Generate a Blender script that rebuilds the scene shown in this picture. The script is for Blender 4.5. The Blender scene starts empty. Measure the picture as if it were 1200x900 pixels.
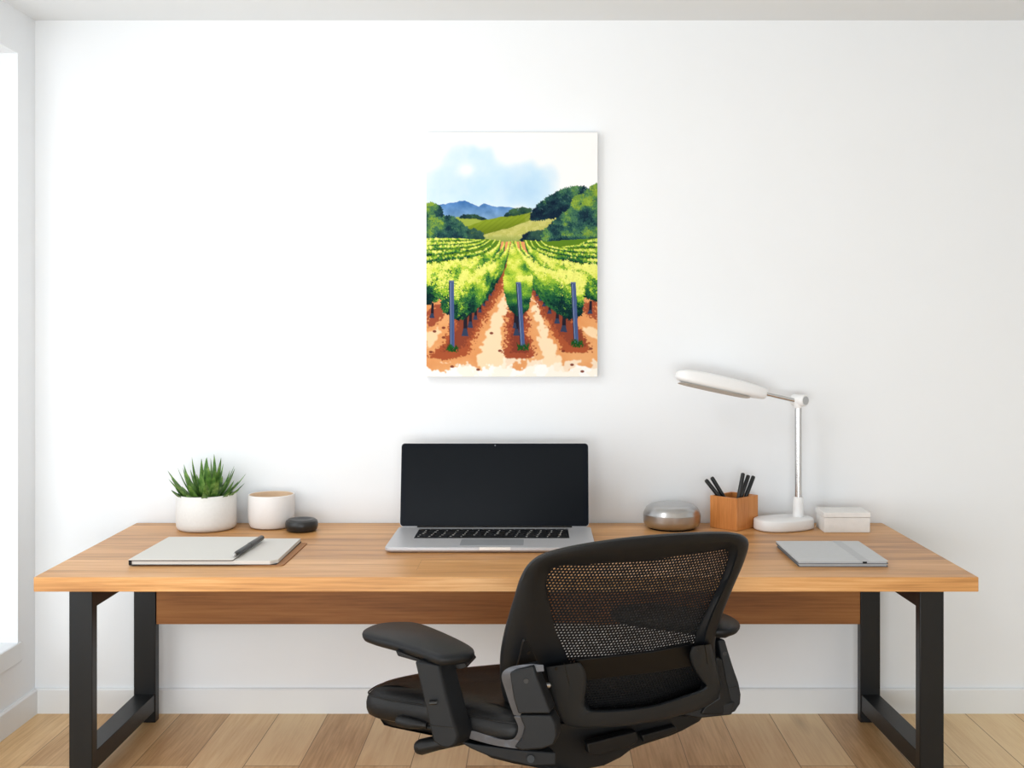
import bpy, bmesh, math, random
import numpy as np
from mathutils import Vector, Matrix

# ------------------------------------------------------------------ camera geometry
H, F, CX, CY = 1.517, 1300.0, 632.0, 385.0       # eye height, focal length (px), principal point
COL = bpy.context.scene.collection
PI = math.pi
random.seed(7); rng = np.random.default_rng(11)

def srgb(r, g, b):
    def f(c):
        c /= 255.0
        return c/12.92 if c <= .04045 else ((c+.055)/1.055)**2.4
    return (f(r), f(g), f(b), 1.0)

def at_z(px, py, z):
    s = (py-CY)/(H-z)
    return Vector(((px-CX)/s, F/s, z))

def at_d(px, py, d):
    s = F/d
    return Vector(((px-CX)/s, d, H-(py-CY)/s))

# ------------------------------------------------------------------ materials
def new_mat(name):
    m = bpy.data.materials.new(name); m.use_nodes = True
    return m, m.node_tree.nodes, m.node_tree.links, m.node_tree.nodes['Principled BSDF']

def plain(name, rgb, rough=.5, metal=0., spec=.5, noise=.03, nscale=60., bump=0., bscale=300., coat=0.):
    m, N, L, P = new_mat(name)
    P.inputs['Roughness'].default_value = rough
    P.inputs['Metallic'].default_value = metal
    P.inputs['Specular IOR Level'].default_value = spec
    P.inputs['Coat Weight'].default_value = coat
    tc = N.new('ShaderNodeTexCoord')
    nz = N.new('ShaderNodeTexNoise'); nz.inputs['Scale'].default_value = nscale; nz.inputs['Detail'].default_value = 4
    L.new(tc.outputs['Object'], nz.inputs['Vector'])
    rp = N.new('ShaderNodeValToRGB'); c = srgb(*rgb)
    rp.color_ramp.elements[0].position = .3; rp.color_ramp.elements[1].position = .7
    rp.color_ramp.elements[0].color = [x*(1-noise) for x in c[:3]]+[1]
    rp.color_ramp.elements[1].color = [min(1, x*(1+noise)) for x in c[:3]]+[1]
    L.new(nz.outputs['Fac'], rp.inputs['Fac']); L.new(rp.outputs['Color'], P.inputs['Base Color'])
    if bump:
        n2 = N.new('ShaderNodeTexNoise'); n2.inputs['Scale'].default_value = bscale; n2.inputs['Detail'].default_value = 3
        L.new(tc.outputs['Object'], n2.inputs['Vector'])
        b = N.new('ShaderNodeBump'); b.inputs['Strength'].default_value = bump; b.inputs['Distance'].default_value = .004
        L.new(n2.outputs['Fac'], b.inputs['Height']); L.new(b.outputs['Normal'], P.inputs['Normal'])
    return m

def ramp(N, stops):
    r = N.new('ShaderNodeValToRGB'); e = r.color_ramp.elements
    while len(e) > 1: e.remove(e[-1])
    e[0].position = stops[0][0]; e[0].color = stops[0][1]
    for p, c in stops[1:]:
        x = e.new(p); x.color = c
    return r

def wood(name, dark, mid, light, stretch=(1.2, 14, 14), plank=None, rough=.45, knots=True, spec=.4):
    """grain runs along object X (stretch small on that axis); plank = (length, width, rotation) adds boards"""
    m, N, L, P = new_mat(name)
    P.inputs['Roughness'].default_value = rough; P.inputs['Specular IOR Level'].default_value = spec
    tc = N.new('ShaderNodeTexCoord'); vec = tc.outputs['Object']
    if plank:
        mp = N.new('ShaderNodeMapping'); mp.inputs['Rotation'].default_value = (0, 0, plank[2])
        mp.inputs['Location'].default_value = plank[3]
        L.new(vec, mp.inputs['Vector'])
        br = N.new('ShaderNodeTexBrick'); br.offset = .37; br.offset_frequency = 2
        br.inputs['Scale'].default_value = 1; br.inputs['Brick Width'].default_value = plank[0]
        br.inputs['Row Height'].default_value = plank[1]; br.inputs['Mortar Size'].default_value = plank[4]
        br.inputs['Mortar Smooth'].default_value = .3; br.inputs['Bias'].default_value = 0
        br.inputs['Color1'].default_value = (0, 0, 0, 1); br.inputs['Color2'].default_value = (1, 1, 1, 1)
        br.inputs['Mortar'].default_value = (.5, .5, .5, 1)
        L.new(mp.outputs['Vector'], br.inputs['Vector'])
        # shift the grain from board to board
        sh = N.new('ShaderNodeVectorMath'); sh.operation = 'MULTIPLY_ADD'
        L.new(br.outputs['Color'], sh.inputs[0]); sh.inputs[1].default_value = (13.1, 7.7, 3.3)
        L.new(mp.outputs['Vector'], sh.inputs[2]); vec = sh.outputs['Vector']
    st = N.new('ShaderNodeMapping'); st.inputs['Scale'].default_value = stretch
    L.new(vec, st.inputs['Vector'])
    n1 = N.new('ShaderNodeTexNoise'); n1.inputs['Scale'].default_value = 1.6; n1.inputs['Detail'].default_value = 7
    n1.inputs['Roughness'].default_value = .62; n1.inputs['Distortion'].default_value = .6
    L.new(st.outputs['Vector'], n1.inputs['Vector'])
    st2 = N.new('ShaderNodeMapping'); st2.inputs['Scale'].default_value = (stretch[0]*3, stretch[1]*9, stretch[2]*9)
    L.new(vec, st2.inputs['Vector'])
    n2 = N.new('ShaderNodeTexNoise'); n2.inputs['Scale'].default_value = 1.5; n2.inputs['Detail'].default_value = 3
    L.new(st2.outputs['Vector'], n2.inputs['Vector'])
    mx = N.new('ShaderNodeMix'); mx.data_type = 'FLOAT'; mx.inputs[0].default_value = .42
    L.new(n1.outputs['Fac'], mx.inputs[2]); L.new(n2.outputs['Fac'], mx.inputs[3])
    fac = mx.outputs[0]
    if plank:
        ad = N.new('ShaderNodeMath'); ad.operation = 'MULTIPLY_ADD'
        sp = N.new('ShaderNodeSeparateColor'); L.new(br.outputs['Color'], sp.inputs[0])
        L.new(sp.outputs[0], ad.inputs[0]); ad.inputs[1].default_value = plank[5]
        s2 = N.new('ShaderNodeMath'); s2.operation = 'SUBTRACT'; L.new(fac, s2.inputs[0]); s2.inputs[1].default_value = plank[5]/2
        L.new(s2.outputs[0], ad.inputs[2]); fac = ad.outputs[0]
    rp = ramp(N, [(.25, dark), (.5, mid), (.75, light)])
    L.new(fac, rp.inputs['Fac']); out = rp.outputs['Color']
    if knots:
        vo = N.new('ShaderNodeTexVoronoi'); vo.inputs['Scale'].default_value = 1.0
        st3 = N.new('ShaderNodeMapping'); st3.inputs['Scale'].default_value = (stretch[0]*1.3, stretch[1]*.55, stretch[1]*.55)
        L.new(vec, st3.inputs['Vector']); L.new(st3.outputs['Vector'], vo.inputs['Vector'])
        kr = ramp(N, [(0.0, (.45, .38, .32, 1)), (.10, (.8, .75, .7, 1)), (.2, (1, 1, 1, 1))])
        L.new(vo.outputs['Distance'], kr.inputs['Fac'])
        mm = N.new('ShaderNodeMix'); mm.data_type = 'RGBA'; mm.blend_type = 'MULTIPLY'; mm.inputs[0].default_value = .6
        L.new(out, mm.inputs[6]); L.new(kr.outputs['Color'], mm.inputs[7]); out = mm.outputs[2]
    if plank:
        md = N.new('ShaderNodeMix'); md.data_type = 'RGBA'; md.blend_type = 'MIX'
        L.new(br.outputs['Fac'], md.inputs[0]); L.new(out, md.inputs[6])
        md.inputs[7].default_value = [c*.62 for c in dark[:3]]+[1]; out = md.outputs[2]
    L.new(out, P.inputs['Base Color'])
    b = N.new('ShaderNodeBump'); b.inputs['Strength'].default_value = .12; b.inputs['Distance'].default_value = .002
    L.new(n2.outputs['Fac'], b.inputs['Height']); L.new(b.outputs['Normal'], P.inputs['Normal'])
    return m

M = {}
M['wall'] = plain('wall_paint', (237, 240, 243), .85, noise=.006, nscale=3, bump=.03, bscale=220, spec=.2)
M['ceiling'] = plain('ceiling_paint', (230, 233, 235), .9, noise=.005, nscale=3, spec=.2)
M['trim'] = plain('trim_paint', (233, 236, 238), .5, noise=.005, nscale=5, spec=.35)
M['floor'] = wood('oak_floor', srgb(188, 145, 96), srgb(224, 186, 134), srgb(241, 211, 162), (1.1, 9, 9),
                  (1.75, .193, PI/2, (0.35, 0.06, 0), .0018, .46), .42, True, .4)
M['desk'] = wood('oak_desktop', srgb(142, 90, 44), srgb(204, 149, 90), srgb(234, 186, 130), (.8, 11, 11),
                 (5.0, .16, 0, (3.44, .06, 0), .0004, .16), .38, True, .4)
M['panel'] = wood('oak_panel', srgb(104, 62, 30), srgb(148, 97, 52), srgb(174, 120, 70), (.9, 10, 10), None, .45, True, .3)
M['bamboo'] = wood('bamboo', srgb(176, 104, 48), srgb(206, 134, 70), srgb(222, 156, 92), (16, 16, 1.0), None, .4, False, .4)
M['black_metal'] = plain('powder_black', (10, 13, 16), .42, spec=.4, noise=.06, bump=.05, bscale=900)
M['plastic'] = plain('charcoal_plastic', (14, 17, 21), .5, spec=.3, noise=.04, bump=.04, bscale=1200)
M['yoke'] = plain('yoke_plastic', (31, 34, 37), .55, spec=.3, noise=.03, bump=.04, bscale=1200)
M['plastic_dark'] = plain('black_plastic', (13, 13, 14), .5, spec=.3, noise=.04)
M['plastic_gloss'] = plain('band_plastic', (10, 11, 13), .38, spec=.25)
M['pad'] = plain('armrest_rubber', (12, 15, 19), .5, spec=.3, noise=.04, bump=.05, bscale=1500)
M['satin'] = plain('satin_grey', (84, 86, 92), .36, spec=.5, metal=.35)
M['mesh'] = plain('mesh_fabric', (14, 14, 15), .6, spec=.25)
M['steel'] = plain('brushed_steel', (188, 188, 188), .28, metal=1.0, noise=.04, nscale=8)
M['chrome'] = plain('chrome', (205, 205, 205), .24, metal=1.0)
M['alu'] = plain('laptop_aluminium', (198, 199, 203), .4, metal=.35, noise=.01)
M['alu_dark'] = plain('trackpad_grey', (158, 162, 167), .4, metal=.3, noise=.01)
M['alu_light'] = plain('pale_legend_highlight', (236, 234, 230), .3, metal=.3, noise=.01)  # pale tone for key print and the painted notch highlight
M['screen'] = plain('screen_glass', (13, 17, 22), .3, spec=.1, noise=.02)
M['bezel'] = plain('screen_bezel', (9, 14, 22), .3, spec=.1, noise=.02)
M['key'] = plain('key_black', (14, 16, 20), .45, spec=.35)
M['white_plastic'] = plain('white_plastic', (238, 238, 238), .38, spec=.45, noise=.005)
M['diffuser'] = plain('lamp_diffuser', (196, 188, 176), .6, spec=.2)
M['ceramic'] = plain('white_ceramic', (228, 228, 226), .6, spec=.35, noise=.02, nscale=90, bump=.06, bscale=260)
M['ceramic2'] = plain('smooth_ceramic', (230, 227, 225), .5, spec=.35, noise=.01, nscale=40)
M['cup_in'] = plain('cup_interior', (228, 200, 170), .6, spec=.3, noise=.05, nscale=30)
M['soil'] = plain('potting_soil', (52, 42, 34), .95, spec=.1, noise=.4, nscale=140, bump=.6, bscale=160)
M['stone'] = plain('black_stone', (34, 34, 34), .32, spec=.45, noise=.12, nscale=30, bump=.08, bscale=60)
M['cover'] = plain('notebook_cover', (216, 214, 209), .75, spec=.2, noise=.015, nscale=300, bump=.08, bscale=900)
M['page'] = plain('page_block', (214, 211, 206), .8, spec=.15, noise=.02, nscale=400)
M['back_cover'] = plain('black_board', (20, 20, 22), .6, spec=.3)
M['kraft'] = plain('kraft_card', (166, 122, 88), .8, spec=.15, noise=.05, nscale=200)
M['grey_cover'] = plain('silver_cover', (196, 198, 200), .55, spec=.4, metal=0, noise=.02)
M['grey_band'] = plain('silver_band', (184, 186, 189), .55, spec=.4, metal=0, noise=.02)
M['grey_dark'] = plain('grey_board_edge', (104, 107, 112), .55, spec=.3)
M['pen'] = plain('pen_black', (15, 17, 18), .34, spec=.45)
M['canvas'] = plain('canvas_white', (248, 248, 248), .8, spec=.15, noise=.004, bump=.05, bscale=700)
M['stucco_box'] = plain('whitewashed_wood', (232, 230, 227), .7, spec=.2, noise=.03, nscale=40, bump=.15, bscale=60)
M['screw'] = plain('screw_dark', (6, 6, 6), .4)
M['glint'] = plain('steel_bolt', (210, 210, 210), .3, metal=.9)

# leather: fine grain bump
def leather():
    m, N, L, P = new_mat('black_leather')
    P.inputs['Base Color'].default_value = srgb(15, 15, 16); P.inputs['Roughness'].default_value = .46
    P.inputs['Specular IOR Level'].default_value = .28
    tc = N.new('ShaderNodeTexCoord'); v = N.new('ShaderNodeTexVoronoi'); v.inputs['Scale'].default_value = 130
    L.new(tc.outputs['Object'], v.inputs['Vector'])
    b = N.new('ShaderNodeBump'); b.inputs['Strength'].default_value = .35; b.inputs['Distance'].default_value = .0008
    L.new(v.outputs['Distance'], b.inputs['Height']); L.new(b.outputs['Normal'], P.inputs['Normal'])
    return m
M['leather'] = leather()

def leaf_mat():
    m, N, L, P = new_mat('succulent_leaf')
    P.inputs['Roughness'].default_value = .42; P.inputs['Specular IOR Level'].default_value = .4
    tc = N.new('ShaderNodeTexCoord'); nz = N.new('ShaderNodeTexNoise'); nz.inputs['Scale'].default_value = 38
    L.new(tc.outputs['Object'], nz.inputs['Vector'])
    r = ramp(N, [(.3, srgb(48, 84, 34)), (.5, srgb(84, 126, 52)), (.72, srgb(136, 168, 88))])
    L.new(nz.outputs['Fac'], r.inputs['Fac']); L.new(r.outputs['Color'], P.inputs['Base Color'])
    return m
M['leaf'] = leaf_mat()

def glass_mat():
    m, N, L, P = new_mat('window_glass')
    N.remove(P); out = N['Material Output']
    t = N.new('ShaderNodeBsdfTransparent'); g = N.new('ShaderNodeBsdfGlossy'); g.inputs['Roughness'].default_value = .02
    mx = N.new('ShaderNodeMixShader'); mx.inputs[0].default_value = .05
    L.new(t.outputs[0], mx.inputs[1]); L.new(g.outputs[0], mx.inputs[2])
    L.new(mx.outputs[0], out.inputs['Surface']); return m
M['glass'] = glass_mat()

# ------------------------------------------------------------------ object helpers
def origin(o):
    v = Vector((0, 0, 0))
    while o is not None:
        v += o.location; o = o.parent
    return v

def thing(name, label, cat, loc, group=None):
    o = bpy.data.objects.new(name, None); COL.objects.link(o); o.location = loc
    o.empty_display_size = .05
    o['label'] = label; o['category'] = cat
    if group: o['group'] = group
    return o

def build(name, bm, mat, parent=None, loc=None, smooth=True, angle=35, bevel=0., seg=3, sub=0, label=None, kind=None):
    """bm is in world coordinates; the mesh is stored relative to loc (or the parent's origin)"""
    base = origin(parent) if parent else Vector((0, 0, 0))
    here = base + (Vector(loc)-base if loc is not None else Vector((0, 0, 0)))
    bmesh.ops.translate(bm, verts=bm.verts, vec=-here)
    bmesh.ops.recalc_face_normals(bm, faces=bm.faces)
    me = bpy.data.meshes.new(name); bm.to_mesh(me); bm.free()
    o = bpy.data.objects.new(name, me); COL.objects.link(o)
    if parent: o.parent = parent
    o.location = here-base
    me.materials.append(mat)
    if smooth:
        me.polygons.foreach_set('use_smooth', [True]*len(me.polygons))
        me.set_sharp_from_angle(angle=math.radians(angle))
    if bevel:
        b = o.modifiers.new('bevel', 'BEVEL'); b.width = bevel; b.segments = seg; b.limit_method = 'ANGLE'
        b.angle_limit = math.radians(40); b.harden_normals = False
    if sub:
        s = o.modifiers.new('sub', 'SUBSURF'); s.levels = sub; s.render_levels = sub
    if label: o['label'] = label
    if kind: o['kind'] = kind
    return o

def tag(o, label, cat, group=None):
    o['label'] = label; o['category'] = cat
    if group: o['group'] = group
    return o

def box(x0, x1, y0, y1, z0, z1, bm=None):
    bm = bm or bmesh.new()
    v = [bm.verts.new((x, y, z)) for z in (z0, z1) for y in (y0, y1) for x in (x0, x1)]
    for f in ((0, 1, 3, 2), (4, 6, 7, 5), (0, 4, 5, 1), (2, 3, 7, 6), (0, 2, 6, 4), (1, 5, 7, 3)):
        bm.faces.new([v[i] for i in f])
    return bm

def hexa(b4, t4, bm=None):
    bm = bm or bmesh.new()
    b = [bm.verts.new(p) for p in b4]; t = [bm.verts.new(p) for p in t4]
    bm.faces.new(b[::-1]); bm.faces.new(t)
    for i in range(4): bm.faces.new([b[i], b[(i+1) % 4], t[(i+1) % 4], t[i]])
    return bm

def prism(pts, vec, bm=None):
    bm = bm or bmesh.new(); vec = Vector(vec)
    a = [bm.verts.new(p) for p in pts]; b = [bm.verts.new(Vector(p)+vec) for p in pts]
    bm.faces.new(a); bm.faces.new(b[::-1])
    n = len(a)
    for i in range(n): bm.faces.new([a[i], b[i], b[(i+1) % n], a[(i+1) % n]])
    return bm

def loft(rings, closed=True, cap0=True, cap1=True, loop=False, bm=None):
    bm = bm or bmesh.new()
    R = [[bm.verts.new(p) for p in r] for r in rings]
    n = len(R[0]); k = len(R)
    for i in range(k if loop else k-1):
        A, B = R[i], R[(i+1) % k]
        for j in range(n if closed else n-1):
            bm.faces.new([A[j], A[(j+1) % n], B[(j+1) % n], B[j]])
    if not loop:
        if cap0: bm.faces.new(R[0][::-1])
        if cap1: bm.faces.new(R[-1])
    return bm

def lathe(profile, c, n=64, bm=None, axis=None):
    """profile [(r, h)] around c; r = 0 at either end closes it"""
    bm = bm or bmesh.new(); c = Vector(c)
    ax = Vector(axis or (0, 0, 1)).normalized()
    e1 = ax.orthogonal().normalized(); e2 = ax.cross(e1)
    rings = []
    for r, h in profile:
        if r < 1e-6: rings.append([bm.verts.new(c+ax*h)])
        else: rings.append([bm.verts.new(c+ax*h+(e1*math.cos(2*PI*i/n)+e2*math.sin(2*PI*i/n))*r) for i in range(n)])
    for A, B in zip(rings, rings[1:]):
        for i in range(n):
            j = (i+1) % n
            if len(A) == 1 and len(B) == 1: continue
            if len(A) == 1: bm.faces.new([A[0], B[j], B[i]])
            elif len(B) == 1: bm.faces.new([A[i], A[j], B[0]])
            else: bm.faces.new([A[i], A[j], B[j], B[i]])
    return bm

def tube(path, rad, n=16, bm=None, cap=True):
    path = [Vector(p) for p in path]; k = len(path)
    rad = rad if isinstance(rad, (list, tuple)) else [rad]*k
    t0 = (path[1]-path[0]).normalized(); e1 = t0.orthogonal().normalized()
    rings = []
    for i, p in enumerate(path):
        t = (path[min(i+1, k-1)]-path[max(i-1, 0)]).normalized()
        e1 = (e1-t*e1.dot(t)).normalized(); e2 = t.cross(e1)
        rings.append([p+(e1*math.cos(2*PI*j/n)+e2*math.sin(2*PI*j/n))*rad[i] for j in range(n)])
    return loft(rings, bm=bm, cap0=cap, cap1=cap)

def catmull(pts, per=8, closed=False):
    P = [Vector(p) for p in pts]; n = len(P); out = []
    rngs = range(n if closed else n-1)
    for i in rngs:
        if closed: p0, p1, p2, p3 = P[(i-1) % n], P[i], P[(i+1) % n], P[(i+2) % n]
        else: p0, p1, p2, p3 = P[max(i-1, 0)], P[i], P[i+1], P[min(i+2, n-1)]
        for k in range(per):
            t = k/per
            out.append(.5*((2*p1)+(-p0+p2)*t+(2*p0-5*p1+4*p2-p3)*t*t+(-p0+3*p1-3*p2+p3)*t**3))
    if not closed: out.append(P[-1])
    return out

def rounded_rect(x0, x1, y0, y1, r, k=6):
    pts = []
    for cx, cy, a0 in ((x1-r, y1-r, 0), (x0+r, y1-r, PI/2), (x0+r, y0+r, PI), (x1-r, y0+r, 1.5*PI)):
        for i in range(k+1):
            a = a0+i*PI/2/k; pts.append((cx+r*math.cos(a), cy+r*math.sin(a)))
    return pts

def structure(name, bm, mat, **kw):
    o = build(name, bm, mat, kind='structure', **kw); return o

# ------------------------------------------------------------------ the room
WY, WX, CZ = 4.385, -1.993, 2.735
RX, Y0 = 3.3, -1.2
structure('floor', box(WX-.2, RX+.15, Y0, WY+.15, -.06, 0), M['floor'], smooth=False)
structure('ceiling', box(WX-.2, RX+.15, Y0, WY+.15, CZ, CZ+.1), M['ceiling'], smooth=False)
structure('wall_back', box(WX-.2, RX+.15, WY, WY+.15, 0, CZ), M['wall'], smooth=False)
structure('wall_right', box(RX, RX+.15, Y0, WY, 0, CZ), M['wall'], smooth=False)
wy0, wy1, wz0, wz1, wt = 1.15, 4.24, .316, 2.57, .26       # window opening in the left wall
bm = box(WX-wt, WX, Y0, wy0, 0, CZ); box(WX-wt, WX, wy1, WY, 0, CZ, bm)
box(WX-wt, WX, wy0, wy1, 0, wz0, bm); box(WX-wt, WX, wy0, wy1, wz1, CZ, bm)
structure('wall_left', bm, M['wall'], smooth=False)
bm = bmesh.new(); fx = WX-.21
for a, b, c, d in ((wy0, wy1, wz0, wz0+.05), (wy0, wy1, wz1-.05, wz1), (wy0, wy0+.05, wz0, wz1), (wy1-.05, wy1, wz0, wz1),
                   (2.17, 2.22, wz0, wz1), (3.2, 3.25, wz0, wz1)):
    box(fx-.025, fx+.025, a, b, c, d, bm)
wf = structure('window_1', bm, M['trim'], smooth=False)
build('window_pane', box(fx-.004, fx+.004, wy0+.02, wy1-.02, wz0+.02, wz1-.02), M['glass'], wf, smooth=False, kind='structure')
build('window_apron', box(WX, WX+.007, wy0, wy1+.02, wz0-.075, wz0), M['trim'], wf, bevel=.003, kind='structure')
# baseboards: board with an eased top edge
bh = .098
structure('baseboard_back', prism([(WX, WY, 0), (WX, WY-.016, 0), (WX, WY-.016, bh-.006), (WX, WY-.011, bh), (WX, WY, bh)], (RX-WX, 0, 0)), M['trim'], smooth=False)
structure('baseboard_left', prism([(WX, Y0, 0), (WX+.016, Y0, 0), (WX+.016, Y0, bh-.006), (WX+.011, Y0, bh), (WX, Y0, bh)], (0, WY-.016-Y0, 0)), M['trim'], smooth=False)
structure('baseboard_right', prism([(RX, Y0, 0), (RX-.016, Y0, 0), (RX-.016, Y0, bh-.006), (RX-.011, Y0, bh), (RX, Y0, bh)], (0, WY-.016-Y0, 0)), M['trim'], smooth=False)

# ------------------------------------------------------------------ desk
DZ = .75
desk = thing('desk', 'long oak desk with black metal frame legs against the white wall', 'desk', (-.1, 3.9, 0))
build('desktop', hexa([(-1.56, 3.421, .705), (1.355, 3.421, .705), (1.353, 4.378, .705), (-1.59, 4.378, .705)],
                      [(-1.56, 3.421, DZ), (1.355, 3.421, DZ), (1.353, 4.378, DZ), (-1.59, 4.378, DZ)]), M['desk'], desk, bevel=.002, seg=2)
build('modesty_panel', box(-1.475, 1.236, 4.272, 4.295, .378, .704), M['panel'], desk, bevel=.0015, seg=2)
for (fx0, fx1, rx0, rx1) in ((-1.553, -1.476, -1.561, -1.477), (1.256, 1.336, 1.236, 1.312)):
    build('leg', box(fx0, fx1, 3.662, 3.705, 0, .704), M['black_metal'], desk, bevel=.003, seg=2)
    build('leg', box(rx0, rx1, 4.268, 4.31, 0, .704), M['black_metal'], desk, bevel=.003, seg=2)
    build('top_rail', hexa([(fx0+.002, 3.7055, .59), (fx1-.002, 3.7055, .59), (rx1-.002, 4.2675, .59), (rx0+.002, 4.2675, .59)],
                           [(fx0+.002, 3.7055, .7035), (fx1-.002, 3.7055, .7035), (rx1-.002, 4.2675, .7035), (rx0+.002, 4.2675, .7035)]), M['black_metal'], desk, bevel=.002, seg=2)
    build('foot_rail', hexa([(fx0+.003, 3.7055, .045), (fx1-.003, 3.7055, .045), (rx1-.003, 4.2675, .045), (rx0+.003, 4.2675, .045)],
                            [(fx0+.003, 3.7055, .108), (fx1-.003, 3.7055, .108), (rx1-.003, 4.2675, .108), (rx0+.003, 4.2675, .108)]), M['black_metal'], desk, bevel=.002, seg=2)

# ------------------------------------------------------------------ framed-less canvas with a painted vineyard
GX, GY = 400, 570
PX0, PX1, PY0, PY1 = 53., 618., 45., 849.        # the painter's own units
SC = GX/(PX1-PX0)
XX, YY = np.meshgrid(np.linspace(PX0, PX1, GX), np.linspace(PY0, PY1, GY))

def vnoise(scale, seed, x=None, y=None):
    x = XX if x is None else x; y = YY if y is None else y
    r = np.random.default_rng(seed); T = r.random((256, 256))
    u, v = x/scale, y/scale
    i, j = np.floor(u).astype(int), np.floor(v).astype(int); a, b = u-i, v-j
    a, b = a*a*(3-2*a), b*b*(3-2*b)
    g = lambda p, q: T[p % 256, q % 256]
    return (g(i, j)*(1-a)+g(i+1, j)*a)*(1-b)+(g(i, j+1)*(1-a)+g(i+1, j+1)*a)*b
def fbm(scale, seed, x=None, y=None):
    return sum(vnoise(scale/2**k, seed+k, x, y)/2**(k+1) for k in range(4))/.9375

img = np.ones((GY, GX, 3))*np.array([253, 253, 253.])
def inside(poly, x, y):
    m = np.zeros(x.shape, bool); n = len(poly)
    for i in range(n):
        (x1, y1), (x2, y2) = poly[i], poly[(i+1) % n]
        if y1 == y2: continue
        c = ((y1 > y) != (y2 > y)) & (x < (x2-x1)*(y-y1)/(y2-y1)+x1)
        m ^= c
    return m
def blend(mask, col):
    global img
    mask = np.asarray(mask, float)[..., None]
    img = img*(1-mask)+np.asarray(col, float)*mask
def blur(a, n):
    a = a.astype(float)
    for _ in range(n):
        p = np.pad(a, 1, mode='edge')
        a = (p[:-2, 1:-1]+p[2:, 1:-1]+p[1:-1, :-2]+p[1:-1, 2:]+p[1:-1, 1:-1])/5
    return a
def poly(pts, col, wob=0, ws=14, seed=1, soft=0, alpha=1.):
    x, y = XX, YY
    if wob:
        x = XX+(fbm(ws, seed)-.5)*2*wob; y = YY+(fbm(ws, seed+50)-.5)*2*wob
    m = inside(pts, x, y)
    if soft: m = blur(m, soft)
    blend(m*alpha, col)
    return m
def dab(x, y, r, col, a=1., kind=0):
    """one small leaf-shaped brush mark"""
    cx, cy, rr = (x-PX0)*SC, (y-PY0)*SC, r*SC
    i0, i1 = int(max(0, cx-rr-1)), int(min(GX, cx+rr+2)); j0, j1 = int(max(0, cy-rr-1)), int(min(GY, cy+rr+2))
    if i0 >= i1 or j0 >= j1: return
    J, I = np.mgrid[j0:j1, i0:i1]
    dx, dy = I-cx, J-cy
    th = np.arctan2(dy, dx); rad = np.hypot(dx, dy)
    lim = rr*(.72+.28*np.cos(5*th+kind))
    m = np.clip(lim-rad+.5, 0, 1)[..., None]*a
    img[j0:j1, i0:i1] = img[j0:j1, i0:i1]*(1-m)+np.array(col, float)*m
def mixc(c1, c2, t): return np.array(c1, float)*(1-t)+np.array(c2, float)*t
def grad(stops, t):
    for (a, ca), (b, cb) in zip(stops, stops[1:]):
        if t <= b: return mixc(ca, cb, (t-a)/(b-a))
    return np.array(stops[-1][1], float)

# sky wash
w = blur(inside([(58, 285), (56, 200), (110, 130), (150, 88), (270, 84), (305, 150), (345, 140), (420, 120), (480, 190), (470, 250), (430, 300), (60, 300)],
                XX+(fbm(60, 3)-.5)*90, YY+(fbm(60, 9)-.5)*90), 130)
blend(w*(.30+.75*fbm(60, 21)).clip(0, 1), [206, 234, 252])
w2 = np.exp(-(((XX-375)/75)**2+((YY-235)/55)**2))*(.4+fbm(40, 33)); blend((w2*.6).clip(0, 1), [176, 214, 245])
w2 = np.exp(-(((XX-160)/80)**2+((YY-235)/50)**2))*(.4+fbm(40, 37)); blend((w2*.4).clip(0, 1), [186, 220, 246])
w2 = np.exp(-(((XX-185)/26)**2+((YY-168)/20)**2)); blend((w2*.9).clip(0, 1), [252, 253, 254])
# mountains
mt = inside([(74, 292), (100, 281), (130, 278), (180, 268), (226, 288), (243, 279), (285, 290), (330, 290), (370, 302), (340, 335), (74, 335)], XX, YY+(vnoise(9, 5)-.5)*4)
tt = ((YY-268)/60).clip(0, 1)[..., None]; cm = np.array([86, 136, 196])*(1-tt)+np.array([132, 168, 204])*tt
cm = cm+((fbm(22, 8)-.5)*50)[..., None]
img = np.where(mt[..., None], cm, img)
# far hills
def foliage(pts, n, r0, r1, stops, seed, light=(-.5, -.8), y0=None, y1=None):
    r = np.random.default_rng(seed); P = np.array(pts)
    ax, ay, bx, by = P[:, 0].min(), P[:, 1].min(), P[:, 0].max(), P[:, 1].max()
    q = np.stack([r.uniform(ax, bx, n*4), r.uniform(ay, by, n*4)], 1)
    q = q[inside(pts, q[:, 0], q[:, 1])][:n]
    q = q[np.argsort(-q[:, 1])]
    nz = fbm(34, seed+3, q[:, 0], q[:, 1])
    for (x, y), z in zip(q, nz):
        t = (y-ay)/(by-ay)
        t = t*.6+(z-.5)*2.0+.28+r.normal(0, .10)
        c = grad(stops, min(1, max(0, t)))
        dab(x, y, r.uniform(r0, r1), c+r.normal(0, 6), .92, r.uniform(0, 6))
TREE = [(0, (150, 176, 70)), (.2, (104, 148, 84)), (.42, (70, 116, 96)), (.68, (42, 80, 84)), (1, (22, 46, 66))]
poly([(152, 334), (300, 330), (400, 310), (530, 300), (530, 402), (200, 402)], (150, 164, 66), 0)
poly([(150, 322), (205, 322), (255, 340), (200, 372), (150, 352)], (168, 184, 84), 2)
foliage([(160, 326), (175, 316), (215, 316), (250, 330), (250, 334), (215, 328)], 260, 2, 4, [(0, (70, 104, 72)), (1, (28, 58, 66))], 41)
h1 = poly([(172, 360), (240, 335), (320, 318), (402, 306), (404, 325), (330, 360), (260, 382), (190, 378)], (146, 166, 52), 2)
blend(h1*((YY-320-(402-XX)*.14)/40).clip(0, .8), (112, 130, 34))
foliage([(308, 320), (330, 300), (365, 292), (398, 296), (400, 308), (340, 318)], 300, 2.4, 5, [(0, (76, 112, 76)), (1, (30, 62, 70))], 42)
poly([(378, 314), (420, 302), (520, 296), (530, 330), (380, 350)], (150, 166, 66), 1)
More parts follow.
